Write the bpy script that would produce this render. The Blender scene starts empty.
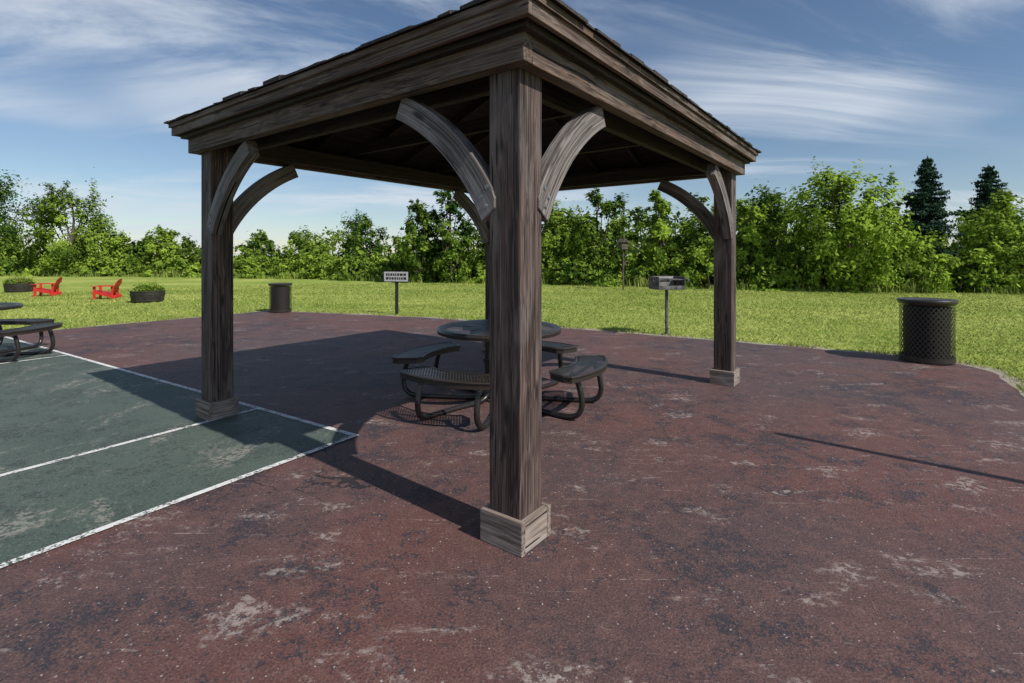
import bpy, bmesh, math, random
import numpy as np
from mathutils import Vector, Matrix
random.seed(7)
S = bpy.context.scene
COL = S.collection

# ------------------------------------------------------------ node helpers
class NT:
    def __init__(s, tree): s.t = tree; s.t.nodes.clear()
    def n(s, ty, props=None, **ins):
        nd = s.t.nodes.new(ty)
        for k, v in (props or {}).items(): setattr(nd, k, v)
        for k, v in ins.items():
            key = k.replace('_', ' ')
            if key.startswith('i') and key[1:].isdigit(): sock = nd.inputs[int(key[1:])]
            else: sock = nd.inputs[key]
            if isinstance(v, bpy.types.NodeSocket): s.t.links.new(v, sock)
            else: sock.default_value = v
        return nd
    def math(s, op, a, b=0.0, clamp=False):
        return s.n('ShaderNodeMath', dict(operation=op, use_clamp=clamp), i0=a, i1=b).outputs[0]
    def noise(s, vec, scale, detail=4, rough=.55, dist=0.0):
        return s.n('ShaderNodeTexNoise', Vector=vec, Scale=scale, Detail=detail, Roughness=rough, Distortion=dist).outputs['Fac']
    def ss(s, v, a, b):
        return s.n('ShaderNodeMapRange', dict(interpolation_type='SMOOTHSTEP'), Value=v, From_Min=a, From_Max=b).outputs[0]
    def mix(s, f, a, b):
        nd = s.n('ShaderNodeMix', dict(data_type='RGBA'))
        for i, v in ((0, f), (6, a), (7, b)):
            if isinstance(v, bpy.types.NodeSocket): s.t.links.new(v, nd.inputs[i])
            else: nd.inputs[i].default_value = v if i == 0 else (*v[:3], 1)
        return nd.outputs[2]
    def mapv(s, vec, scale, rot=(0, 0, 0), loc=(0, 0, 0)):
        return s.n('ShaderNodeMapping', Vector=vec, Scale=scale, Rotation=rot, Location=loc).outputs[0]
    def out(s, sh): s.n('ShaderNodeOutputMaterial', Surface=sh)
    def bsdf(s, col, rough=.8, bump=None, bstr=.3, bdist=.01, metal=0.0, spec=.3):
        b = s.n('ShaderNodeBsdfPrincipled', Roughness=rough, Metallic=metal)
        b.inputs['Specular IOR Level'].default_value = spec
        if isinstance(col, bpy.types.NodeSocket): s.t.links.new(col, b.inputs['Base Color'])
        else: b.inputs['Base Color'].default_value = (*col, 1)
        if bump is not None:
            bn = s.n('ShaderNodeBump', Strength=bstr, Distance=bdist, Height=bump)
            s.t.links.new(bn.outputs[0], b.inputs['Normal'])
        return b.outputs[0]

def newmat(name):
    m = bpy.data.materials.new(name); m.use_nodes = True
    return m, NT(m.node_tree)

def pos(t): return t.n('ShaderNodeNewGeometry').outputs['Position']

def mat_pavement():
    m, t = newmat('worn_red_pavement'); P = pos(t)
    n1 = t.noise(P, .4, 2, .5); n2 = t.noise(P, 3.0, 7, .75, .2); n3 = t.noise(P, 44, 3, .7)
    nb = t.noise(t.mapv(P, (1, 1, 1), loc=(31, 7, 0)), .6, 3, .6)
    base = t.mix(t.ss(n1, .38, .62), (.116, .050, .041), (.080, .050, .049))
    base = t.mix(t.math('MULTIPLY', t.ss(t.noise(P, 11, 4, .7), .46, .62), .55), base, (.145, .076, .064))
    comb = t.math('ADD', t.math('ADD', t.math('MULTIPLY', n2, .50), t.math('MULTIPLY', n3, .36)), t.math('MULTIPLY', nb, .26))
    wear = t.ss(comb, .570, .625)
    c = t.mix(t.math('MULTIPLY', wear, .82), base, (.025, .025, .034))
    n5 = t.noise(t.mapv(P, (1, 1, 1), loc=(5, 3, 0)), 105, 2, .6)
    c = t.mix(t.math('MULTIPLY', t.ss(n5, .54, .63), .62), c, (.026, .022, .026))
    c = t.mix(t.math('MULTIPLY', t.math('SUBTRACT', 1.0, t.ss(n5, .32, .43)), .38), c, (.24, .18, .16))
    s1 = t.noise(t.mapv(P, (1, 2.0, 1), rot=(0, 0, .6), loc=(11, 4, 0)), 1.5, 7, .77, .4)
    s2 = t.noise(P, 28, 3, .75)
    sc = t.math('MULTIPLY', t.ss(s1, .55, .65), t.ss(s2, .45, .57))
    c = t.mix(t.math('MULTIPLY', sc, .62), c, (.38, .33, .30))
    s3 = t.noise(t.mapv(P, (.7, 22, 1), rot=(0, 0, .5)), 1.6, 3, .6, .3)
    c = t.mix(t.math('MULTIPLY', t.math('MULTIPLY', t.ss(s3, .66, .71), t.ss(s2, .45, .55)), .55), c, (.38, .32, .29))
    v = t.n('ShaderNodeTexVoronoi', Vector=P, Scale=70.0)
    sx = t.n('ShaderNodeSeparateColor', Color=v.outputs['Color']).outputs[0]
    sp = t.math('MULTIPLY', t.math('GREATER_THAN', sx, .97), t.math('LESS_THAN', v.outputs['Distance'], t.math('MULTIPLY', n3, .6)))
    c = t.mix(t.math('MULTIPLY', sp, .65), c, (.42, .37, .34))
    cw = t.noise(P, 2.5, 4, .6)
    wp = t.n('ShaderNodeVectorMath', dict(operation='ADD'), i0=P, i1=t.n('ShaderNodeCombineXYZ', X=t.math('MULTIPLY', cw, .6), Y=t.math('MULTIPLY', cw, -.5), Z=0.0).outputs[0]).outputs[0]
    cv = t.n('ShaderNodeTexVoronoi', dict(feature='DISTANCE_TO_EDGE'), Vector=wp, Scale=.5).outputs['Distance']
    cr = t.math('MULTIPLY', t.math('LESS_THAN', cv, .0020), t.ss(nb, .48, .56))
    c = t.mix(t.math('MULTIPLY', cr, .85), c, (.010, .010, .012))
    hgt = t.math('ADD', t.math('MULTIPLY', n3, .6), t.math('MULTIPLY', n5, -.7))
    t.out(t.bsdf(c, .66, hgt, .65, .006, spec=.42)); return m

def mat_court():
    m, t = newmat('worn_green_court'); P = pos(t)
    n1 = t.noise(P, .5, 3, .6); n2 = t.noise(t.mapv(P, (1, 1, 1), loc=(3, 9, 0)), 3.2, 7, .75, .3); n3 = t.noise(P, 42, 3, .7)
    c = t.mix(t.ss(n1, .35, .65), (.058, .084, .068), (.082, .106, .088))
    comb = t.math('ADD', t.math('MULTIPLY', n2, .5), t.math('MULTIPLY', n3, .5))
    c = t.mix(t.math('MULTIPLY', t.ss(comb, .51, .57), .72), c, (.030, .038, .035))
    n5 = t.noise(P, 110, 2, .6)
    c = t.mix(t.math('MULTIPLY', t.ss(n5, .56, .66), .5), c, (.19, .20, .17))
    s1 = t.noise(t.mapv(P, (1.6, 1, 1), loc=(17, 2, 0)), 1.3, 7, .77, .5)
    c = t.mix(t.math('MULTIPLY', t.math('MULTIPLY', t.ss(s1, .53, .64), t.ss(t.noise(P, 30, 3, .75), .44, .56)), .62), c, (.30, .28, .24))
    t.out(t.bsdf(c, .68, n3, .6, .005, spec=.4)); return m

def mat_line():
    m, t = newmat('worn_white_line_paint'); P = pos(t)
    n = t.math('ADD', t.math('MULTIPLY', t.noise(P, 6, 4, .7), .5), t.math('MULTIPLY', t.noise(P, 55, 3, .7), .5))
    b = t.bsdf(t.mix(t.noise(P, 20, 3), (.5, .5, .49), (.78, .78, .76)), .7)
    tr = t.n('ShaderNodeBsdfTransparent').outputs[0]
    t.out(t.n('ShaderNodeMixShader', i0=t.ss(n, .51, .58), i1=b, i2=tr).outputs[0]); return m

def mat_dirt():
    m, t = newmat('sandy_dirt'); P = pos(t)
    t.out(t.bsdf(t.mix(t.noise(P, 14, 6, .7), (.16, .135, .10), (.42, .37, .30)), .9, t.noise(P, 60, 3), .5, .01)); return m

def mat_lawn():
    m, t = newmat('lawn'); P = pos(t)
    n1 = t.noise(P, .35, 4, .6); n2 = t.noise(P, 3.5, 4, .7); n3 = t.noise(P, 45, 3, .7)
    str_ = t.noise(t.mapv(P, (.05, .8, 1), rot=(0, 0, .45)), 1.0, 2, .5)
    c = t.mix(t.ss(n1, .38, .62), (.21, .28, .055), (.36, .40, .11))
    c = t.mix(t.math('MULTIPLY', t.ss(str_, .4, .6), .6), c, (.17, .25, .045))
    c = t.mix(t.math('MULTIPLY', t.ss(n2, .45, .65), .5), c, (.42, .42, .15))
    c = t.mix(t.math('MULTIPLY', t.ss(n3, .5, .65), .5), c, (.08, .13, .02))
    t.out(t.n('ShaderNodeBsdfDiffuse', Color=c).outputs[0]); return m

def mat_leaf(name, dark, light, trans=.3):
    m, t = newmat(name)
    a = t.n('ShaderNodeAttribute', dict(attribute_name='tint')).outputs['Fac']
    c = t.mix(a, dark, light)
    d = t.n('ShaderNodeBsdfDiffuse', Color=c).outputs[0]
    if trans <= 0: t.out(d); return m
    tr = t.n('ShaderNodeBsdfTranslucent', Color=c).outputs[0]
    t.out(t.n('ShaderNodeMixShader', i0=trans, i1=d, i2=tr).outputs[0]); return m

def mat_simple(name, c1, c2, rough=.6, scale=20, metal=0., spec=.4, bump=None):
    m, t = newmat(name)
    P = t.n('ShaderNodeTexCoord').outputs['Object']
    n = t.noise(P, scale, 4, .65)
    t.out(t.bsdf(t.mix(t.ss(n, .35, .65), c1, c2), rough, n if bump else None, bump or .1, .004, metal, spec)); return m

def mat_wood(name, dark, mid, light, silver):
    m, t = newmat(name)
    G = t.n('ShaderNodeAttribute', dict(attribute_name='g')).outputs['Vector']
    wn = t.noise(t.mapv(G, (1.1, 4, 4)), 1.0, 2, .5)
    wv = t.n('ShaderNodeVectorMath', dict(operation='ADD'), i0=G, i1=t.n('ShaderNodeCombineXYZ', X=0.0, Y=t.math('MULTIPLY', wn, .06), Z=t.math('MULTIPLY', wn, .05)).outputs[0]).outputs[0]
    g1 = t.noise(t.mapv(wv, (1.6, 50, 50)), 1.0, 4, .6)
    g2 = t.noise(t.mapv(wv, (.6, 190, 190)), 1.0, 2, .6)
    g3 = t.noise(t.mapv(G, (1.2, 6, 6)), 1.0, 4, .65)
    c = t.mix(t.ss(g1, .38, .66), dark, mid)
    c = t.mix(t.math('MULTIPLY', t.ss(g2, .50, .64), .6), c, light)
    c = t.mix(t.math('MULTIPLY', t.ss(g3, .48, .68), .65), c, silver)
    kn = t.n('ShaderNodeTexVoronoi', Vector=t.mapv(G, (2.2, 8, 8)), Scale=1.0).outputs['Distance']
    kf = t.math('SUBTRACT', 1.0, t.ss(kn, .06, .19))
    c = t.mix(t.math('MULTIPLY', kf, .9), c, tuple(x*.35 for x in dark))
    ck = t.noise(t.mapv(wv, (.5, 75, 75), loc=(3, 5, 9)), 1.0, 1, .5)
    cf = t.ss(ck, .67, .70)
    c = t.mix(cf, c, (.005, .004, .004))
    h = t.math('SUBTRACT', t.math('ADD', g1, t.math('MULTIPLY', g2, .6)), t.math('MULTIPLY', cf, 2.0))
    t.out(t.bsdf(c, .7, h, .6, .004, spec=.4)); return m

M_PAVE = mat_pavement(); M_COURT = mat_court(); M_LINE = mat_line(); M_DIRT = mat_dirt(); M_LAWN = mat_lawn()
M_POST = mat_wood('stained_post_wood', (.022, .013, .011), (.085, .054, .044), (.22, .16, .14), (.17, .14, .13))
M_BEAM = mat_wood('stained_beam_wood', (.034, .020, .014), (.125, .080, .056), (.25, .185, .145), (.20, .16, .14))
M_TRIM = mat_wood('weathered_base_wood', (.10, .075, .06), (.27, .215, .18), (.42, .35, .30), (.40, .36, .33))
M_BRACE = mat_wood('weathered_brace_wood', (.05, .040, .037), (.17, .145, .133), (.36, .33, .315), (.32, .295, .29))
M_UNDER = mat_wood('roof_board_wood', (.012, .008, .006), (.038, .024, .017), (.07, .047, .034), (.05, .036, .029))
M_SHING = mat_simple('asphalt_shingle', (.020, .018, .018), (.06, .052, .048), .9, 60)
M_METAL = mat_simple('black_coated_metal', (.012, .011, .011), (.022, .019, .018), .32, 40, 0, .5)
M_BROWN = mat_simple('brown_coated_metal', (.022, .017, .014), (.034, .027, .022), .36, 40, 0, .5)
M_BASK = mat_simple('brown_mesh_metal', (.028, .022, .018), (.042, .034, .028), .38, 40, 0, .5)
M_BAG = mat_simple('bin_liner', (.003, .003, .004), (.006, .006, .007), .6)
M_STEEL = mat_simple('galvanised_bolt', (.22, .22, .22), (.35, .35, .34), .45, 40, .7)
M_GRILL = mat_simple('charred_grill_steel', (.05, .05, .05), (.17, .165, .16), .6, 12, .3)
M_ASH = mat_simple('ash_grey_steel', (.25, .24, .22), (.42, .41, .39), .7, 10)
M_RED = mat_simple('red_painted_plastic', (.42, .02, .016), (.55, .03, .022), .45, 8)
M_BARREL = mat_simple('dark_planter', (.018, .016, .014), (.04, .034, .03), .6, 8)
M_BARK = mat_simple('bark', (.05, .04, .032), (.13, .105, .085), .9, 8)
M_STONE = mat_simple('small_stones', (.12, .10, .09), (.40, .36, .33), .85, 3)
M_PINK = mat_leaf('flower_petals', (.35, .08, .12), (.6, .25, .35), 0)
M_LEAF = mat_leaf('deciduous_leaves', (.026, .068, .013), (.32, .45, .06), .3)
M_SPR = mat_leaf('spruce_needles', (.012, .032, .022), (.05, .09, .055), 0)
M_BLADE = mat_leaf('grass_blades', (.14, .21, .035), (.52, .54, .17), .25)
M_WEED = mat_leaf('weed_stems', (.12, .20, .03), (.36, .40, .12), .25)
M_SIGN = mat_simple('sign_face_white', (.40, .40, .38), (.55, .55, .53), .5)
M_SIGNK = mat_simple('sign_black_lettering', (.02, .02, .02), (.03, .03, .03), .5)

# ------------------------------------------------------------ mesh helpers
def empty(name, loc=(0, 0, 0), rz=0.0):
    o = bpy.data.objects.new(name, None); o.location = loc; o.rotation_euler = (0, 0, rz); o.empty_display_size = .2
    COL.objects.link(o); return o

def link(me, name, parent=None, mats=()):
    o = bpy.data.objects.new(name, me); COL.objects.link(o)
    for m in mats: me.materials.append(m)
    if parent: o.parent = parent
    return o

def setg(me, axis, off):
    n = len(me.vertices); co = np.empty(n*3, 'f'); me.vertices.foreach_get('co', co); co = co.reshape(-1, 3)
    idx = {'x': (0, 1, 2), 'y': (1, 0, 2), 'z': (2, 0, 1)}[axis]
    g = co[:, idx] + np.array(off)
    at = me.attributes.new('g', 'FLOAT_VECTOR', 'POINT'); at.data.foreach_set('vector', g.astype('f').ravel())

def wbox(name, parent, c, s, axis, mat, bev=.006, M=None):
    bm = bmesh.new(); bmesh.ops.create_cube(bm, size=1)
    for v in bm.verts: v.co = Vector((v.co.x*s[0], v.co.y*s[1], v.co.z*s[2]))
    if bev: bmesh.ops.bevel(bm, geom=bm.edges[:], offset=bev, segments=2, affect='EDGES', profile=.6)
    me = bpy.data.meshes.new(name); bm.to_mesh(me); bm.free()
    setg(me, axis, (random.uniform(0, 50), random.uniform(0, 50), random.uniform(0, 50)))
    o = link(me, name, parent, [mat])
    if M is not None: o.matrix_local = M
    else: o.location = c
    return o

def wbeam(name, parent, p0, p1, w, h, mat):
    p0 = Vector(p0); p1 = Vector(p1); d = p1-p0
    q = d.to_track_quat('X', 'Z')
    M = Matrix.Translation((p0+p1)/2) @ q.to_matrix().to_4x4()
    return wbox(name, parent, None, (d.length, w, h), 'x', mat, .003, M)

class MB:
    def __init__(s): s.v = []; s.f = []; s.m = []
    def add(s, vs, fs, mi=0):
        o = len(s.v); s.v += [tuple(v) for v in vs]; s.f += [tuple(i+o for i in f) for f in fs]; s.m += [mi]*len(fs)
    def box(s, c, sz, mi=0, M=None):
        vs = []
        for x in (-.5, .5):
            for y in (-.5, .5):
                for z in (-.5, .5):
                    p = Vector((x*sz[0], y*sz[1], z*sz[2]))
                    if M is not None: p = M @ p
                    vs.append(p+Vector(c))
        s.add(vs, [(0, 1, 3, 2), (4, 6, 7, 5), (0, 4, 5, 1), (2, 3, 7, 6), (0, 2, 6, 4), (1, 5, 7, 3)], mi)
    def tube(s, pts, r, n=10, mi=0, closed=False, smooth=4):
        P = [Vector(p) for p in pts]
        if smooth > 1:
            Q = []; m = len(P)
            rng = range(m) if closed else range(m-1)
            for i in rng:
                a = P[(i-1) % m] if closed or i > 0 else P[0]; b = P[i]; c = P[(i+1) % m]
                d = P[(i+2) % m] if closed or i+2 < m else P[-1]
                for k in range(smooth):
                    t = k/smooth
                    Q.append(.5*((2*b)+(c-a)*t+(2*a-5*b+4*c-d)*t*t+(3*b-a-3*c+d)*t**3))
            if not closed: Q.append(P[-1])
            P = Q
        m = len(P); rr = r if callable(r) else (lambda t: r)
        vs = []; N = None
        for i in range(m):
            if closed: T = (P[(i+1) % m]-P[i-1])
            else: T = (P[min(i+1, m-1)]-P[max(i-1, 0)])
            T.normalize()
            if N is None: N = T.orthogonal().normalized()
            else: N = (N-T*N.dot(T)).normalized()
            B = T.cross(N); ra = rr(i/(m-1))
            for k in range(n):
                a = 2*math.pi*k/n
                vs.append(P[i]+N*math.cos(a)*ra+B*math.sin(a)*ra)
        fs = []
        for i in range(m if closed else m-1):
            j = (i+1) % m
            for k in range(n):
                l = (k+1) % n
                fs.append((i*n+k, i*n+l, j*n+l, j*n+k))
        if not closed:
            fs.append(tuple(range(n))[::-1]); fs.append(tuple((m-1)*n+k for k in range(n)))
        s.add(vs, fs, mi)
    def lathe(s, prof, n=40, mi=0, c=(0, 0, 0)):
        vs = []; m = len(prof)
        for (r, z) in prof:
            for k in range(n):
                a = 2*math.pi*k/n; vs.append((c[0]+r*math.cos(a), c[1]+r*math.sin(a), c[2]+z))
        fs = [(i*n+k, i*n+(k+1) % n, (i+1)*n+(k+1) % n, (i+1)*n+k) for i in range(m-1) for k in range(n)]
        s.add(vs, fs, mi)
    def lattice(s, u0, u1, v0, v1, du, dv, hole, inside, mapf, mi=0):
        nu = int((u1-u0)/du)+2; nv = int((v1-v0)/dv)+2
        for i in range(-1, nu*2):
            for j in range(-1, nv*2):
                if (i+j) % 2: continue
                cu = u0+i*du/2; cv = v0+j*dv/2
                if not inside(cu, cv): continue
                o = [(cu+du/2, cv), (cu, cv+dv/2), (cu-du/2, cv), (cu, cv-dv/2)]
                h = [(cu+du/2*hole, cv), (cu, cv+dv/2*hole), (cu-du/2*hole, cv), (cu, cv-dv/2*hole)]
                s.add([mapf(*p) for p in o+h], [(0, 1, 5, 4), (1, 2, 6, 5), (2, 3, 7, 6), (3, 0, 4, 7)], mi)
    def obj(s, name, parent=None, mats=(), smooth=False):
        me = bpy.data.meshes.new(name); me.from_pydata(s.v, [], s.f)
        me.polygons.foreach_set('material_index', s.m)
        if smooth: me.polygons.foreach_set('use_smooth', [True]*len(s.f))
        me.update(); o = link(me, name, parent, mats)
        if smooth:
            try: me.set_sharp_from_angle(angle=math.radians(40))
            except Exception: pass
        return o

# ------------------------------------------------------------ ground sheets
def sheet(name, pts, z, mat, jitter=0.0, step=.25, parent=None):
    out = []
    rng = random.Random(5)
    for i in range(len(pts)):
        a = Vector(pts[i]); b = Vector(pts[(i+1) % len(pts)]); L = (b-a).length
        n = max(1, int(L/step)) if jitter else 1
        nv = Vector((-(b-a).y, (b-a).x)).normalized()
        for k in range(n):
            p = a+(b-a)*k/n + nv*rng.uniform(-jitter, jitter)
            out.append((p.x, p.y, z))
    me = bpy.data.meshes.new(name); me.from_pydata(out, [], [tuple(range(len(out)))]); me.update()
    return link(me, name, parent, [mat])

me = bpy.data.meshes.new('lawn_ground'); R = 900
me.from_pydata([(-R, -R, 0), (R, -R, 0), (R, R, 0), (-R, R, 0)], [], [(0, 1, 2, 3)])
link(me, 'lawn_ground', None, [M_LAWN])

PAVE = [(-6.5, 13.75), (-4.4, 13.1), (-2, 12.25), (1.54, 10.25), (4.6, 8.35), (5.6, 7.65), (6.1, 7.1), (6.15, 6.6), (5.6, 5.7), (5.02, 4.95), (4.7, 4.3), (5.1, 2.5), (5.6, -2), (6, -14), (-24, -14), (-21.5, -6.5)]
PAVE = PAVE[::-1]
def offs(poly, d):
    n = len(poly); out = []
    for i in range(n):
        a = Vector(poly[i-1]); b = Vector(poly[i]); c = Vector(poly[(i+1) % n])
        n1 = Vector(((b-a).y, -(b-a).x)).normalized(); n2 = Vector(((c-b).y, -(c-b).x)).normalized()
        out.append(tuple(b+(n1+n2).normalized()*d))
    return out
area = sum(PAVE[i][0]*PAVE[(i+1) % len(PAVE)][1]-PAVE[(i+1) % len(PAVE)][0]*PAVE[i][1] for i in range(len(PAVE)))
sg = 1 if area > 0 else -1
sheet('dirt_verge', offs(PAVE, .22*sg), .004, M_DIRT, .12, .22)
sheet('pavement', PAVE, .008, M_PAVE, .035, .2)
C0 = Vector((-1.27, 4.244)); E1 = Vector((-.84, .543)); E2 = Vector((-.543, -.84))
def cp(u, v): p = C0+E1*u+E2*v; return (p.x, p.y)
sheet('sports_court', [cp(.0, .0), cp(11.5, 0), cp(11.5, 15), cp(.0, 15)], .012, M_COURT, .008, .15)
lines = MB()
def lineq(u0, v0, u1, v1):
    lines.add([(*cp(a, b), .016) for a, b in ((u0, v0), (u1, v0), (u1, v1), (u0, v1))], [(0, 1, 2, 3)])
w = .05
lineq(-.01, -.01, 11.5, w-.01); lineq(-.01, w-.01, w-.01, 15)
lineq(1.38, w-.01, 1.38+w, 15); lineq(6.3, w-.01, 6.3+w, 15)
lines.obj('court_lines', None, [M_LINE])
grs = np.random.default_rng(12); mb = MB()
for i in range(500):
    y = 1.2+9*grs.uniform()**1.5; x = grs.uniform(-1, 1)*min(y*1.1, 4.6); s_ = grs.uniform(.0015, .005)
    cx = [(x+s_*math.cos(a)*grs.uniform(.7, 1.3), y+s_*math.sin(a)*grs.uniform(.7, 1.3)) for a in (0, 1.26, 2.5, 3.77, 5.0)]
    zb = .009
    mb.add([(p[0], p[1], zb) for p in cx]+[(x+(p[0]-x)*.55, y+(p[1]-y)*.55, zb+s_*.9) for p in cx], [(5, 6, 7, 8, 9)]+[(k, (k+1) % 5, 5+(k+1) % 5, 5+k) for k in range(5)])
mb.obj('loose_gravel', None, [M_STONE])

# ------------------------------------------------------------ pavilion
PV = empty('wooden_pavilion', (-.13, 5.395, .008), math.atan2(-.6, .8))
PX, PY = 1.725, 2.05
BZ = 2.505
for sx in (1, -1):
    for sy in (-1, 1):
        x, y = sx*PX, sy*PY
        wbox('post', PV, (x, y, 1.29), (.2, .2, 2.58), 'z', M_POST, .008)
        for q, (cx, cy, sxx, syy, ax) in enumerate(((0, -.1165, .27, .033, 'x'), (0, .1165, .27, .033, 'x'), (-.1165, 0, .033, .2, 'y'), (.1165, 0, .033, .2, 'y'))):
            wbox('base_trim', PV, (x+cx, y+cy, .083), (sxx, syy, .165 if ax == 'x' else .163), ax, M_TRIM, .005)
        for d in ('x', 'y'):
            mb = MB(); n = 18
            ro = random.uniform(0, 40)
            inn, out = [], []
            CX, CZ, RI, RO = 1.40, 1.03, 1.41, 1.555
            for i in range(n):
                th = math.radians(27+39*i/(n-1))
                inn.append((CX-RI*math.cos(th), CZ+RI*math.sin(th)))
                o_ = (CX-RO*math.cos(th), CZ+RO*math.sin(th))
                out.append((max(.055, o_[0]), min(2.445, o_[1])))
            def P3(p, dep):
                if d == 'x': return (x-sx*p[0], y+sy*dep, p[1])
                return (x+sx*dep, y-sy*p[0], p[1])
            vs = []
            for i in range(n):
                for p in (inn[i], out[i]):
                    for dep in (.022, .112):
                        vs.append(P3(p, dep))
            fs = []
            for i in range(n-1):
                a = 4*i; b = a+4
                fs += [(a, b, b+1, a+1), (a+2, a+3, b+3, b+2), (a, a+2, b+2, b), (a+1, b+1, b+3, a+3)]
            fs += [(0, 1, 3, 2), (4*n-4, 4*n-2, 4*n-1, 4*n-3)]
            mb.add(vs, fs); o = mb.obj('curved_brace', PV, [M_BRACE])
            bm = bmesh.new(); bm.from_mesh(o.data); bmesh.ops.recalc_face_normals(bm, faces=bm.faces)
            bmesh.ops.bevel(bm, geom=[e for e in bm.edges if e.calc_face_angle(0) > .9], offset=.004, segments=1, affect='EDGES')
            bm.to_mesh(o.data); bm.free()
            me = o.data; m_ = len(me.vertices); cc = np.empty(m_*3, 'f'); me.vertices.foreach_get('co', cc); cc = cc.reshape(-1, 3)
            if d == 'x': pd = (x-cc[:, 0])*sx; dd = (cc[:, 1]-y)*sy
            else: pd = (y-cc[:, 1])*sy; dd = (cc[:, 0]-x)*sx
            th = np.arctan2(cc[:, 2]-CZ, CX-pd); rad = np.hypot(cc[:, 2]-CZ, CX-pd)
            gg = np.stack([ro+1.45*th, ro+rad, ro+dd], 1).astype('f')
            me.attributes.new('g', 'FLOAT_VECTOR', 'POINT').data.foreach_set('vector', gg.ravel())
            bo = MB()
            for (bd, bz) in ((.115, 1.75), (.105, 1.85), (.145, 1.80)):
                p = P3((bd, bz), .112); p2 = P3((bd, bz), .120)
                bo.tube([p, p2], .009, 8, 0, smooth=1)
                p = P3((bd, bz), .108); p2 = P3((bd, bz), .1145)
                bo.tube([p, p2], .015, 12, 0, smooth=1)
            bo.obj('brace_bolts', PV, [M_STEEL])
for sy in (-1, 1):
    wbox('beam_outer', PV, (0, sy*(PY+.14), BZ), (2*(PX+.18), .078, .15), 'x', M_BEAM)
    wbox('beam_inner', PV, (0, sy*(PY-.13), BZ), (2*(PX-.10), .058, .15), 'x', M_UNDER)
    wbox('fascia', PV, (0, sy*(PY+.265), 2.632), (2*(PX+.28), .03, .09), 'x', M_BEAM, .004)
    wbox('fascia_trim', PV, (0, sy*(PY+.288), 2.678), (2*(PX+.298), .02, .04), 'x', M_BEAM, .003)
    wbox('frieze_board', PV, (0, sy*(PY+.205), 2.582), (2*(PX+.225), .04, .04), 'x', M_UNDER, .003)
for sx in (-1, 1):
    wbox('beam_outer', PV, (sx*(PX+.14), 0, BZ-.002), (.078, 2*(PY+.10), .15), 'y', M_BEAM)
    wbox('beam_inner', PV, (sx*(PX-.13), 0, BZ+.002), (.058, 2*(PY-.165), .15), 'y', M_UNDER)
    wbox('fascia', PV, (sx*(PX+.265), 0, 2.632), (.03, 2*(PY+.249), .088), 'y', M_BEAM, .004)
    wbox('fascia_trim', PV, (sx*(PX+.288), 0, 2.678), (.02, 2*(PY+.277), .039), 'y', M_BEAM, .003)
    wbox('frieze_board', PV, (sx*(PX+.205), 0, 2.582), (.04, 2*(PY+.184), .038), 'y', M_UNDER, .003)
HX, HY, ZE, TN = PX+.30, PY+.30, 2.702, .42
sides = [((0, -1), (1, 0), HY, HX), ((0, 1), (-1, 0), HY, HX), ((1, 0), (0, 1), HX, HY), ((-1, 0), (0, -1), HX, HY)]
def RP(sd, s_, u, dz=0.0):
    n_, t_, h, W = sd
    return (n_[0]*(h-s_)+t_[0]*u, n_[1]*(h-s_)+t_[1]*u, ZE+s_*TN+dz)
boards = MB(); backing = MB(); shing = MB(); RUN = HX
gl = []
for sd in sides:
    W = sd[3]; s_ = 0.0; i = 0
    while s_ < RUN-.005:
        e = min(s_+.135, RUN)
        a, b = W-s_, W-e+.0
        z0 = -.018-(.003 if i % 2 else 0)
        boards.add([RP(sd, s_+.004, -a, z0), RP(sd, s_+.004, a, z0), RP(sd, e-.004, b, z0), RP(sd, e-.004, -b, z0)], [(0, 1, 2, 3)])
        o = random.uniform(0, 30)
        gl += [(-a+o, s_+o, 0), (a+o, s_+o, 0), (b+o, e+o, 0), (-b+o, e+o, 0)]
        s_ = e; i += 1
    backing.add([RP(sd, 0, -W, -.006), RP(sd, 0, W, -.006), RP(sd, RUN, W-RUN, -.006), RP(sd, RUN, -(W-RUN), -.006)], [(0, 1, 2, 3)])  # added backing sheet that blocks light leaking through the board gaps
    r = -.018
    while r < RUN-.02:
        wd = W-r; u = -wd+random.uniform(-.1, 0)
        while u < wd:
            sw = random.choice([random.uniform(.05, .12), random.uniform(.12, .3)]); u1 = min(u+sw-.002, wd+.005); ua = max(u, -wd-.005)
            if u1-ua > .02:
                j = random.uniform(-.012, .008); t1 = random.uniform(.004, .020)+(.012 if random.random() < .12 else 0); e = r+.2
                c1 = max(-(W-e), min(W-e, ua)); c2 = max(-(W-e), min(W-e, u1))
                lo = [RP(sd, r+j, ua, .002), RP(sd, r+j, u1, .002), RP(sd, e, c2, .004), RP(sd, e, c1, .004)]
                hi = [RP(sd, r+j, ua, .002+t1), RP(sd, r+j, u1, .002+t1+random.uniform(-.004, .006)), RP(sd, e, c2, .01), RP(sd, e, c1, .01)]
                shing.add(lo+hi, [(3, 2, 1, 0), (4, 5, 6, 7), (0, 1, 5, 4), (1, 2, 6, 5), (2, 3, 7, 6), (3, 0, 4, 7)])
            u += sw
        r += .13
    nr = int(2*W/.6)
    for q in range(nr+1):
        u = -W+.15+q*(2*W-.3)/nr
        smax = min(RUN, W-abs(u))
        if smax > .35:
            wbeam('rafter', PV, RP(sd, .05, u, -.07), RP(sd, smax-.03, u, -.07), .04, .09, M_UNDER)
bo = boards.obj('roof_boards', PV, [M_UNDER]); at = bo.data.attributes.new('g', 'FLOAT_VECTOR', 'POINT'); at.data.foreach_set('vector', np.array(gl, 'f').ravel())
backing.obj('roof_light_backing', PV, [M_SHING]); shing.obj('shingles', PV, [M_SHING])
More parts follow.
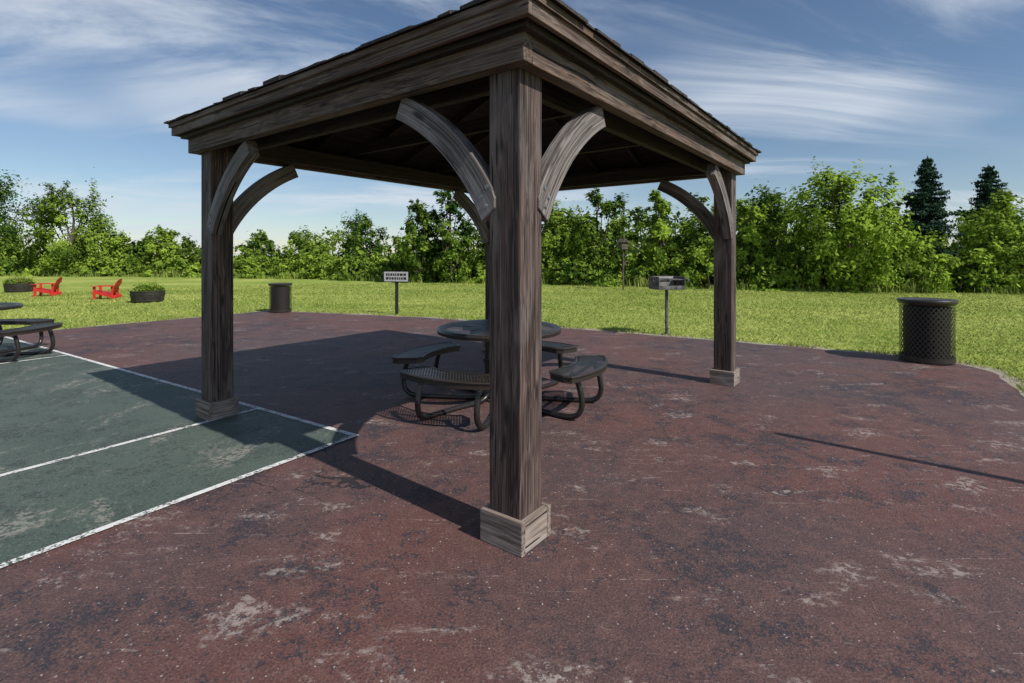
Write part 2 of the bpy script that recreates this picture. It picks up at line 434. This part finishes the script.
for sx in (-1, 1):
    for sy in (-1, 1):
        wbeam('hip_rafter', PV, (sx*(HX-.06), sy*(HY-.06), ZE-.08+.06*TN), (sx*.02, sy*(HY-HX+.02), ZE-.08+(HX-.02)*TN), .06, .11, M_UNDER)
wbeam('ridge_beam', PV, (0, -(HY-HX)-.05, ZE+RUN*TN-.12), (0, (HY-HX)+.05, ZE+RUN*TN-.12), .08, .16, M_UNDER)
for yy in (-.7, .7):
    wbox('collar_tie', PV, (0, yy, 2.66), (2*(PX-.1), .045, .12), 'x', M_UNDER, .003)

# ------------------------------------------------------------ picnic tables
def picnic_table(loc, rz):
    E = empty('round_picnic_table', loc, rz)
    t = MB()
    t.lattice(-.62, .62, -.62, .62, .05, .030, .60, lambda u, v: u*u+v*v < .58**2, lambda u, v: (u, v, .755))
    t.lathe([(.56, .755), (.615, .757), (.632, .748), (.638, .735), (.632, .705), (.62, .703), (.62, .745), (.56, .751)], 64)
    t.lathe([(.001, .757), (.05, .757), (.05, .74), (.001, .74)], 20)
    t.obj('table_top', E, [M_BROWN])
    f = MB()
    for i in range(4):
        a0 = math.radians(90*i)
        seat = MB(); ri, ro, ha = .79, 1.09, math.radians(30)
        def ins(u, v):
            r = math.hypot(u, v); a = math.atan2(v, u); m = .022
            return ri+m < r < ro-m and abs(a)*r < ha*r-m
        Rm = Matrix.Rotation(a0, 3, 'Z')
        seat.lattice(.5, 1.15, -.7, .7, .048, .030, .60, ins, lambda u, v: Rm @ Vector((u, v, .445)))
        outl = []
        for k2 in range(13): outl.append((ro, -ha*.93+2*ha*.93*k2/12))
        outl.append((ro-.06, ha)); outl.append((ri+.06, ha))
        for k2 in range(9): outl.append((ri, ha*.9-2*ha*.9*k2/8))
        outl.append((ri+.06, -ha)); outl.append((ro-.06, -ha))
        pts = [Rm @ Vector((r*math.cos(a), r*math.sin(a), .437)) for r, a in outl]
        m = len(pts); vs = []
        cen = Rm @ Vector((.94, 0, .437))
        for p in pts:
            d = (p-cen); ins_ = p-d.normalized()*.03
            vs += [Vector((ins_.x, ins_.y, .447)), Vector((p.x, p.y, .443)), Vector((p.x, p.y, .385))]
        fs = []
        for q in range(m):
            n2 = (q+1) % m
            fs += [(3*q, 3*q+1, 3*n2+1, 3*n2), (3*q+1, 3*q+2, 3*n2+2, 3*n2+1)]
        seat.add(vs, fs)
        seat.tube(pts, .012, 8, closed=True, smooth=1)
        seat.obj('seat', E, [M_BROWN], False)
        for off in (-.30, .30):
            def q(r, z, o): return Rm @ Vector((r, o, z))
            s = 1 if off > 0 else -1
            f.tube([q(.36, .735, s*.12), q(.2, .725, s*.08), q(.12, .66, s*.05), q(.115, .4, s*.05), q(.12, .14, s*.06), q(.2, .035, s*.09), q(.5, .025, s*.2), q(.8, .025, off*.95), q(.93, .05, off), q(.985, .14, off), q(.97, .28, off), q(.93, .38, off), q(.88, .425, off)], .026, 10, smooth=5)
        f.tube([Rm @ Vector((.92, -.33, .415)), Rm @ Vector((.92, .33, .415))], .015, 8, smooth=1)
        f.box(Rm @ Vector((.3, 0, .735)), (.5, .04, .025), M=Rm)
    f.lathe([(.15, .40), (.165, .40), (.165, .44), (.15, .44), (.15, .40)], 24)
    f.lathe([(.13, .10), (.15, .10), (.15, .14), (.13, .14), (.13, .10)], 24)
    f.obj('tube_frame', E, [M_METAL], True)
picnic_table((-.13, 5.30, .008), math.radians(-26))
picnic_table((-7.85, 7.35, .012), math.radians(5))

# ------------------------------------------------------------ litter bins
def bin_(loc, rz, sc=1.0):
    E = empty('trash_can', loc, rz); E.scale = (sc, sc, sc)
    b = MB(); R0 = .305; H = .82; nc = 34
    b.lattice(0, 2*math.pi*R0, .05, H, 2*math.pi*R0/nc, .075, .74, lambda u, v: 0 <= u < 2*math.pi*R0-.001 and .07 < v < H-.03, lambda u, v: (R0*math.cos(u/R0), R0*math.sin(u/R0), v), 1)
    b.lathe([(.300, .02), (.310, .02), (.310, .085), (.300, .085)], 48)
    b.lathe([(.302, .79), (.312, .79), (.322, .805), (.334, .825), (.334, .845), (.325, .855), (.312, .85), (.30, .84)], 56)
    b.lathe([(.31, .848), (.26, .842), (.20, .835), (.17, .82), (.168, .78)], 48)
    for i in range(4):
        a = 2*math.pi*i/4+.4
        b.tube([(.25*math.cos(a), .25*math.sin(a), 0), (.25*math.cos(a), .25*math.sin(a), .04)], .02, 8, smooth=1)
    b.obj('mesh_basket', E, [M_BROWN, M_BASK], False)
    l = MB(); l.lathe([(.001, .04), (.255, .04), (.258, .4), (.26, .76)], 40); l.obj('liner', E, [M_BAG], True)
bin_((5.83, 7.24, .008), .3, 1.02)
bin_((-6.07, 13.5, .008), .9, .88)

# ------------------------------------------------------------ park grill + sign
def grill(loc, rz):
    E = empty('park_grill', loc, rz)
    g = MB(); 
    g.tube([(0, 0, 0), (0, 0, .86)], .03, 12, 0, smooth=1)
    g.lathe([(.001, .015), (.09, .015), (.09, 0)], 16)
    W, D, H, z = .52, .40, .24, .86
    g.box((0, 0, z+.004), (W, D, .008), 0)
    g.box((-W/2, 0, z+H/2), (.007, D, H), 0); g.box((W/2, 0, z+H/2), (.007, D, H), 0)
    g.box((0, D/2, z+H/2), (W-.008, .007, H), 0)
    g.box((0, -D/2, z+.04), (W-.008, .007, .07), 0)
    g.box((0, D/2-.008, z+H/2), (W-.02, .004, H-.02), 1)
    for i in range(18):
        x = -W/2+.03+i*(W-.06)/17
        g.tube([(x, -D/2-.06, z+H-.05), (x, D/2-.04, z+H-.05)], .006, 6, smooth=1)
    for yy in (-D/2-.06, 0, D/2-.05):
        g.tube([(-W/2-.04, yy, z+H-.052), (W/2+.04, yy, z+H-.052)], .009, 6, smooth=1)
    for sx in (-1, 1):
        g.tube([(sx*(W/2-.08), -D/2-.05, z+H-.05), (sx*(W/2-.08), -D/2-.17, z+H-.05)], .008, 6, smooth=1)
        g.tube([(sx*(W/2-.08), -D/2-.17, z+H-.05), (sx*(W/2-.08), -D/2-.27, z+H-.05)], .018, 8, smooth=1)
        g.tube([(sx*(W/2+.005), -.1, z+.10), (sx*(W/2+.06), -.1, z+.10), (sx*(W/2+.07), -.1, z+H), (sx*(W/2+.005), -.1, z+H-.01)], .008, 6, smooth=1)
    g.obj('grill_box', E, [M_GRILL, M_ASH])
grill((2.9, 9.66, .0), math.radians(12))
E = empty('park_sign', (-2.9, 12.9, 0), math.radians(-14)); b = MB()
b.box((0, .03, .42), (.07, .05, .84), 1)
b.box((0, .03, .96), (.07, .05, .24), 1)
b.box((0, -.005, .96), (.68, .018, .27), 1)
b.box((0, -.016, .96), (.65, .008, .24), 0)
rs = random.Random(4)
for row in range(2):
    x = -.27
    while x < .25:
        wd = rs.uniform(.03, .08)
        b.box((x+wd/2, -.021, 1.01-row*.095), (wd, .004, .06), 1); x += wd+.022
b.obj('sign_board', E, [M_SIGN, M_SIGNK])

# ------------------------------------------------------------ Adirondack chairs
def chair(loc, rz):
    E = empty('adirondack_chair', loc, rz); c = MB()
    for i in range(6):
        y = -.26+i*.095
        c.box((0, y, .36-.12*(i/5.)), (.52, .085, .02), M=Matrix.Rotation(-.22, 3, 'X'))
    Rb = Matrix.Rotation(math.radians(-24), 3, 'X')
    for i in range(7):
        x = -.25+i*.083; h = .66-.012*(i-3)**2
        c.box(Vector((x, .23, .24))+Rb @ Vector((0, 0, h/2)), (.072, .02, h), M=Rb)
    for zz in (.14, .42): c.box(Vector((0, .25, .24))+Rb @ Vector((0, .012, zz)), (.56, .02, .06), M=Rb)
    for sx in (-1, 1):
        c.box((sx*.34, -.02, .55), (.13, .74, .022))
        c.box((sx*.30, -.28, .27), (.03, .09, .54)); c.box((sx*.30, .30, .27), (.03, .08, .54))
        c.box((sx*.275, .05, .21), (.025, .80, .12), M=Matrix.Rotation(-.28, 3, 'X'))
    c.obj('slats', E, [M_RED]); E.scale = (.85, .85, .82)
chair((-17.0, 18.8, 0), math.radians(-65)); chair((-13.8, 17.5, 0), math.radians(-70))

# ------------------------------------------------------------ numpy foliage
def rdir(rg, n):
    v = rg.normal(size=(n, 3)); return v/np.linalg.norm(v, axis=1, keepdims=True)
def leaf_quads(rg, p, size, nbias, asp=.55, rnd=.6):
    n = len(p); nr = rdir(rg, n)*rnd+nbias; nr /= np.linalg.norm(nr, axis=1, keepdims=True)+1e-9
    u = np.cross(nr, rdir(rg, n)); u /= np.linalg.norm(u, axis=1, keepdims=True)+1e-9
    v = np.cross(nr, u); s = size*rg.uniform(.55, 1.35, (n, 1))
    return np.stack([p-u*s, p+v*s*asp, p+u*s, p-v*s*asp], 1)
def np_tube(pts, r0, r1, n=7):
    mb = MB(); mb.tube(pts, lambda t: r0+(r1-r0)*t, n, smooth=3)
    f = [x for x in mb.f if len(x) == 4]
    return np.array([tuple(v) for v in mb.v]), np.array(f)
def crown(rg, base, h, r, n, tint0, lobes=9, leaf=.085, low=.12):
    q, ti, ends = [], [], []
    for i in range(lobes):
        t = (i+.5)/lobes; zz = low+(.97-low)*t
        prof = math.sin(math.pi*min(.97, .16+.80*((zz-low)/(1-low))))**.7
        a = i*2.4+rg.uniform(-.5, .5); rr = r*prof*rg.uniform(.35, .75)
        lr = r*rg.uniform(.28, .50)*(.55+.45*prof)
        c = np.array(base)+np.array([math.cos(a)*rr, math.sin(a)*rr, h*zz-lr*.55])
        ends.append(c)
        nc = 16; d = rdir(rg, nc); cc = c+d*(lr*rg.uniform(.35, 1.25, (nc, 1)))*np.array([1, 1, .9])
        m = int(n/lobes/nc); lt = rg.normal()*.09
        for j in range(nc):
            sz = lr*rg.uniform(.13, .32)
            st = np.array([1, 1, .8]) if rg.uniform() > .35 else np.array([.55, .55, 1.5])
            p = cc[j]+rg.normal(size=(m, 3))*sz*st
            p[:, 2] = np.maximum(p[:, 2], .04)
            out = (p-(cc[j]*.5+c*.2+(np.array(base)+[0, 0, h*.5])*.3)); out /= np.linalg.norm(out, axis=1, keepdims=True)+1e-6
            q.append(leaf_quads(rg, p, leaf, out*.8+np.array([0, 0, .35])))
            ti.append(np.clip(tint0+lt+rg.normal()*.15+rg.normal(size=m)*.12, 0, 1))
    return np.concatenate(q), np.concatenate(ti), ends
def build(name, quads, tints, tubes, mats, parent=None):
    vs = [quads.reshape(-1, 3)]; nq = len(quads)
    fs = [np.arange(nq*4).reshape(-1, 4)]; off = nq*4; mi = [np.zeros(nq, 'i')]; tt = [tints]
    for (v, f) in tubes:
        vs.append(v); fs.append(f+off); off += len(v); mi.append(np.ones(len(f), 'i')); tt.append(np.zeros(len(f)))
    V = np.concatenate(vs).astype('f'); F = np.concatenate(fs).astype('i'); MI = np.concatenate(mi).astype('i'); T = np.concatenate(tt).astype('f')
    me = bpy.data.meshes.new(name)
    me.vertices.add(len(V)); me.vertices.foreach_set('co', V.ravel())
    me.loops.add(F.size); me.loops.foreach_set('vertex_index', F.ravel())
    me.polygons.add(len(F)); me.polygons.foreach_set('loop_start', np.arange(0, F.size, 4, dtype='i'))
    me.polygons.foreach_set('material_index', MI)
    at = me.attributes.new('tint', 'FLOAT', 'FACE'); at.data.foreach_set('value', T)
    me.update(calc_edges=True); me.validate()
    return link(me, name, parent, mats)
def tree_parts(seed, x, y, h, r, n, tint, leaf=.085, low=.12, lobes=10):
    rg = np.random.default_rng(seed)
    q, t, ends = crown(rg, (x, y, 0), h, r, n, tint, lobes, leaf, low)
    tr = []
    tr.append(np_tube([(x, y, -.05), (x+rg.normal()*.05, y, h*.3), (x+rg.normal()*.1, y+rg.normal()*.1, h*.6), (x, y, h*.88)], .022*h, .005*h))
    for e in ends:
        z0 = max(.15*h, e[2]-.35*h)*.8
        m = (np.array([x, y, z0])+e)/2+np.array([0, 0, -.05*h])
        tr.append(np_tube([(x, y, z0), tuple(m), tuple(e)], .010*h, .003*h, 5))
    return q, t, tr
def tree(seed, x, y, h, r, n=9000, tint=.5, leaf=.085, low=.12, lobes=10):
    q, t, tr = tree_parts(seed, x, y, h, r, n, tint, leaf, low, lobes)
    return build('deciduous_tree', q, t, tr, [M_LEAF, M_BARK])
def spruce(seed, x, y, h, r):
    rg = np.random.default_rng(seed); Q, T, tr = [], [], []
    tr.append(np_tube([(x, y, 0), (x, y, h*.5), (x, y, h)], .02*h, .003*h))
    lv = int(h*4)
    for i in range(lv):
        z = h*(.05+.94*i/lv); rr = (r*(1-z/h)**.8+.08)*rg.uniform(.8, 1.15); nb = 10
        for b in range(nb):
            a = rg.uniform(0, 6.28); L = rr*rg.uniform(.5, 1.2); m = int(30+70*L)
            s = rg.uniform(0, 1, m)**.8; d = np.array([math.cos(a), math.sin(a), 0]); pr = np.array([-d[1], d[0], 0])
            p = np.array([x, y, z])+np.outer(s*L, d)+np.outer(rg.normal(size=m)*.11*(.5+s)*L**.3, pr)
            p[:, 2] += -.30*L*s+.28*L*s*s+rg.normal(size=m)*.05
            Q.append(leaf_quads(rg, p, .10, d*.4+np.array([0, 0, .5]), .35)); T.append(np.clip(.1+.65*s+rg.normal(size=m)*.2, 0, 1))
    return build('spruce_tree', np.concatenate(Q), np.concatenate(T), tr, [M_SPR, M_BARK])

TR = [ # x,y,h,r,n,tint
 (13.6, 21.3, 5.3, 2.2, 14000, .78), (12.2, 24.5, 4.7, 2.0, 7000, .22), (21.5, 22.5, 4.3, 2.2, 8000, .6),
 (17.2, 23.5, 4.0, 1.6, 7000, .35), (7.3, 25.5, 4.8, 1.1, 8000, .8), (4.6, 27, 5.0, 1.7, 7000, .35),
 (2.4, 28, 4.5, 2.0, 7000, .6), (-.2, 28.5, 4.0, 1.8, 7000, .28), (-3.3, 28, 5.2, 1.6, 8000, .12), (-5.0, 28, 4.6, 1.2, 7000, .28),
 (-12.2, 42, 5.1, 2.3, 7000, .08), (-14.3, 36, 3.3, 1.9, 6000, .5), (-25, 37, 3.6, 1.3, 6000, .65), (-32.6, 38, 6.7, 3.0, 15000, .45),
 (-44.5, 44, 9.4, 3.4, 10000, .2), (9.2, 24.5, 3.6, 1.3, 6000, .45), (-38.6, 39, 3.0, 1.8, 5000, .35), (-29.0, 38, 3.3, 1.3, 5000, .7), (10.9, 23.6, 4.2, 1.2, 6000, .85)]
for i, (x, y, h, r, n, ti) in enumerate(TR):
    tree(100+i, x, y, h, r, n, ti, leaf=.074+.0009*y, lobes=13)
spruce(1, 24.2, 30, 7.3, 2.2); spruce(2, 28.2, 30.5, 6.9, 2.3); spruce(3, 32, 29, 6.5, 2.3)

rg = np.random.default_rng(3); Q, T, TB = [], [], []
for i in range(46):
    x = -75+i*3.6+rg.normal()*.8; y = 56+rg.normal()*3 - max(0, x)*.28
    h = rg.uniform(2.2, 4.4)+ (1.4 if x > 0 else 0)
    q, t, tr = tree_parts(500+i, x, y, h, rg.uniform(1.8, 3.0), 1700, rg.uniform(.1, .6), .2, .05, 7); Q.append(q); T.append(t); TB += tr[:1]
for i in range(26):
    x = -2+i*1.9+rg.normal()*.5; y = 33-x*.12+rg.normal()
    q, t, tr = tree_parts(600+i, x, y, rg.uniform(3.0, 5.9), rg.uniform(1.3, 2.2), 1900, rg.uniform(.0, .45), .15, .05, 7); Q.append(q); T.append(t); TB += tr[:1]
build('distant_tree_line', np.concatenate(Q), np.concatenate(T), TB, [M_LEAF, M_BARK])

PATH = [(-75, 42), (-50, 39), (-35, 36.5), (-20, 34), (-12, 31.5), (-6, 28.3), (2, 25.7), (10, 21.9), (18.5, 19.6), (30, 17.5), (48, 12)]
Q, T, TB = [], [], []
def path_y(x): return float(np.interp(x, [p[0] for p in PATH], [p[1] for p in PATH]))
for i in range(150):
    x = -60+i*.7+rg.normal()*.4
    yb = path_y(x); right = x > 8
    for row in range(2):
        h = rg.uniform(.45, 1.6)+row*.5+(rg.uniform(.1, 1.3) if right else 0)
        y = yb+.5+row*1.3+rg.uniform(0, 1.0)
        q, t, tr = tree_parts(900+i*2+row, x, y, h, rg.uniform(.7, 1.35), 650 if x < -8 else 1100, rg.uniform(.2, .75)+(.1 if right else 0), .09 if x > -8 else .13, 0.02, 6); Q.append(q); T.append(t); TB += tr[:1]
build('undergrowth_shrubs', np.concatenate(Q), np.concatenate(T), TB, [M_LEAF, M_BARK])

def blades(name, P, hgt, wid, tint, mat, rg, lean=.35):
    n = len(P); a = rg.uniform(0, 6.28, n); d = np.stack([np.cos(a), np.sin(a), np.zeros(n)], 1)
    b = rg.uniform(0, 6.28, n); ln = np.stack([np.cos(b), np.sin(b), np.zeros(n)], 1)*(hgt*lean*rg.uniform(.2, 1.3, n))[:, None]
    base = np.concatenate([P, np.zeros((n, 1))], 1); up = np.zeros((n, 3)); up[:, 2] = hgt
    q = np.stack([base-d*wid[:, None], base+d*wid[:, None], base+ln*.45+up*.6+d*wid[:, None]*.7, base+ln+up], 1)
    return build(name, q, tint, [], [mat])
def inside(pts, poly):
    x, y = pts[:, 0], pts[:, 1]; c = np.zeros(len(pts), bool); j = len(poly)-1
    for i in range(len(poly)):
        xi, yi = poly[i]; xj, yj = poly[j]
        cond = ((yi > y) != (yj > y)) & (x < (xj-xi)*(y-yi)/(yj-yi+1e-12)+xi)
        c ^= cond; j = i
    return c
N = 260000
rad = 5+23*rg.uniform(0, 1, N)**1.35; ang = rg.uniform(math.radians(35), math.radians(150), N)
P = np.stack([rad*np.cos(ang), rad*np.sin(ang)], 1)
P = P[~inside(P, np.array(offs(PAVE, .10*sg)))]
py = np.interp(P[:, 0], [p[0] for p in PATH], [p[1] for p in PATH]); P = P[P[:, 1] < py+1]
dist = np.linalg.norm(P, axis=1); n = len(P)
X_, Y_ = P[:, 0], P[:, 1]
patch = .5+.5*np.sin(X_*1.3+np.sin(Y_*.9)*2)*np.sin(Y_*1.1+np.sin(X_*.7)*2)
big = .5+.5*np.sin(X_*.33+np.sin(Y_*.41)*1.7+1)*np.sin(Y_*.6+np.sin(X_*.29)*2)
blades('grass', P, rg.uniform(.015, .045, n)*(1+dist*.012), .0035+dist*.00045*rg.uniform(.6, 1.3, n), np.clip(.12+.28*patch+.38*big+rg.normal(size=n)*.2, 0, 1), M_BLADE, rg, 1.3)
E = []
for i in range(len(PAVE)):
    a = np.array(PAVE[i]); b = np.array(PAVE[(i+1) % len(PAVE)])
    if max(a[1], b[1]) < 2: continue
    L = np.linalg.norm(b-a); m = int(L*260); t = rg.uniform(0, 1, m)[:, None]; nv = np.array([(b-a)[1], -(b-a)[0]])/L*sg
    E.append(a+(b-a)*t+nv*(rg.exponential(.10, (m, 1))+.02))
E = np.concatenate(E); n = len(E)
clump = (np.sin(E[:, 0]*7)+np.sin(E[:, 1]*9+1)+rg.normal(size=n)*.7) > .3; E = E[clump]; n = len(E)
blades('verge_grass', E, rg.uniform(.03, .08, n), rg.uniform(.003, .006, n), np.clip(.4+rg.normal(size=n)*.25, 0, 1), M_BLADE, rg, .8)
n = 12000; x = rg.uniform(-55, 35, n); y = np.interp(x, [p[0] for p in PATH], [p[1] for p in PATH])+.45+rg.normal(size=n)*.4
cl = (np.sin(x*2.1)+np.sin(x*.83+2)+rg.normal(size=n)*.5) > -.2
x, y = x[cl], y[cl]; n = len(x)
blades('tall_weeds', np.stack([x, y], 1), rg.uniform(.12, .45, n)*(1+.4*np.sin(x*1.3)), rg.uniform(.012, .03, n), np.clip(.5+rg.normal(size=n)*.25, 0, 1), M_WEED, rg, .4)

# ------------------------------------------------------------ planters
def planter(loc, seed):
    E = empty('flower_planter', loc); b = MB()
    b.lathe([(.001, 0), (.40, 0), (.425, .03), (.455, .2), (.465, .33), (.475, .34), (.475, .37), (.44, .372), (.43, .30), (.001, .30)], 36)
    for z, r in ((.08, .440), (.26, .465)): b.lathe([(r-.01, z-.015), (r+.006, z-.015), (r+.006, z+.015), (r-.01, z+.015)], 36)
    b.obj('tub', E, [M_BARREL], True)
    g = np.random.default_rng(seed); n = 2600
    c = g.uniform(-.32, .32, (14, 2)); idx = g.integers(0, 14, n)
    pp = np.concatenate([c[idx]+g.normal(size=(n, 2))*.07, np.abs(g.normal(size=(n, 1)))*.10+.33], 1)
    build('plants', leaf_quads(g, pp, .035, np.array([0, 0, .6])), g.uniform(.2, .9, n), [], [M_LEAF], E)
    m = 60; pp = np.concatenate([c[g.integers(0, 14, m)]+g.normal(size=(m, 2))*.08, g.uniform(.4, .52, (m, 1))], 1)
    build('blooms', leaf_quads(g, pp, .02, np.array([0, -.3, .6]), .9), g.uniform(0, 1, m), [], [M_PINK], E)
planter((-11.6, 16.4, 0), 1); planter((-20.0, 20.9, 0), 2)

E = empty('birdhouse', (4.75, 22, 0), .3); b = MB()
b.tube([(0, 0, 0), (0, 0, 1.75)], .035, 8, smooth=1); b.box((0, 0, 1.9), (.3, .3, .3))
b.add([(-.22, -.22, 2.04), (.22, -.22, 2.04), (.22, .22, 2.04), (-.22, .22, 2.04), (0, -.22, 2.2), (0, .22, 2.2)], [(0, 1, 4), (2, 3, 5), (0, 4, 5, 3), (1, 2, 5, 4), (3, 2, 1, 0)])
b.obj('house_on_pole', E, [M_BARK, M_BAG])
E = empty('metal_pole', (4.64, 2.34, .008)); b = MB()
b.tube([(0, 0, 0), (0, 0, 3.0)], lambda t: .040-.006*t, 12, smooth=1); b.lathe([(.001, .02), (.11, .02), (.11, 0)], 20); b.lathe([(.001, 3.03), (.03, 3.01), (.034, 2.98), (.02, 2.96)], 12)
b.obj('pole', E, [M_METAL], True)

# ------------------------------------------------------------ sky + sun
W = bpy.data.worlds.new('World'); S.world = W; W.use_nodes = True
t = NT(W.node_tree)
EL, ROT = math.radians(44), math.atan2(.777, -.63)
sky = t.n('ShaderNodeTexSky', dict(sky_type='NISHITA', sun_disc=False, sun_elevation=EL, sun_rotation=ROT, altitude=200.0, air_density=1.0, dust_density=.25, ozone_density=3.0)).outputs[0]
D = t.n('ShaderNodeTexCoord').outputs['Generated']
sp = t.n('ShaderNodeSeparateXYZ', Vector=D)
zz = t.math('ADD', t.math('MAXIMUM', sp.outputs[2], 0.0), .16)
cv = t.n('ShaderNodeCombineXYZ', X=t.math('DIVIDE', sp.outputs[0], zz), Y=t.math('DIVIDE', sp.outputs[1], zz), Z=0.0).outputs[0]
m1 = t.mapv(cv, (.55, 1.25, 1), rot=(0, 0, math.radians(-28)), loc=(1.3, .4, 0))
c1 = t.noise(m1, 1.0, 8, .6, .8)
c2 = t.noise(t.mapv(cv, (.6, .8, 1), loc=(4, 2, 0)), 1.0, 2, .5)
f = t.math('MULTIPLY', t.ss(c1, .42, .66), t.ss(c2, .36, .54))
haze = t.math('SUBTRACT', 1.0, t.ss(sp.outputs[2], -.05, .26))
f = t.math('ADD', t.math('MULTIPLY', f, .85), t.math('MULTIPLY', haze, .12), True)
skyc = t.mix(f, sky, (7.0, 7.7, 8.6))
bg = t.n('ShaderNodeBackground', Color=skyc, Strength=.095).outputs[0]
t.n('ShaderNodeOutputWorld', Surface=bg)
sl = bpy.data.lights.new('sun', 'SUN'); sl.energy = 5.0; sl.angle = math.radians(.53); sl.color = (1, .95, .88)
so = bpy.data.objects.new('sun', sl); COL.objects.link(so)
d = Vector((-.777*math.cos(EL), .63*math.cos(EL), -math.sin(EL)))
so.rotation_euler = d.to_track_quat('-Z', 'Y').to_euler()

cam = bpy.data.cameras.new('camera'); cam.sensor_width = 36; cam.lens = 515/1024*36; cam.shift_y = -86.5/1024; cam.clip_end = 3000
co = bpy.data.objects.new('camera', cam); COL.objects.link(co); co.location = (0, 0, 1.5); co.rotation_euler = (math.pi/2, 0, 0)
S.camera = co
S.view_settings.view_transform = 'Standard'; S.view_settings.look = 'None'; S.view_settings.exposure = 0
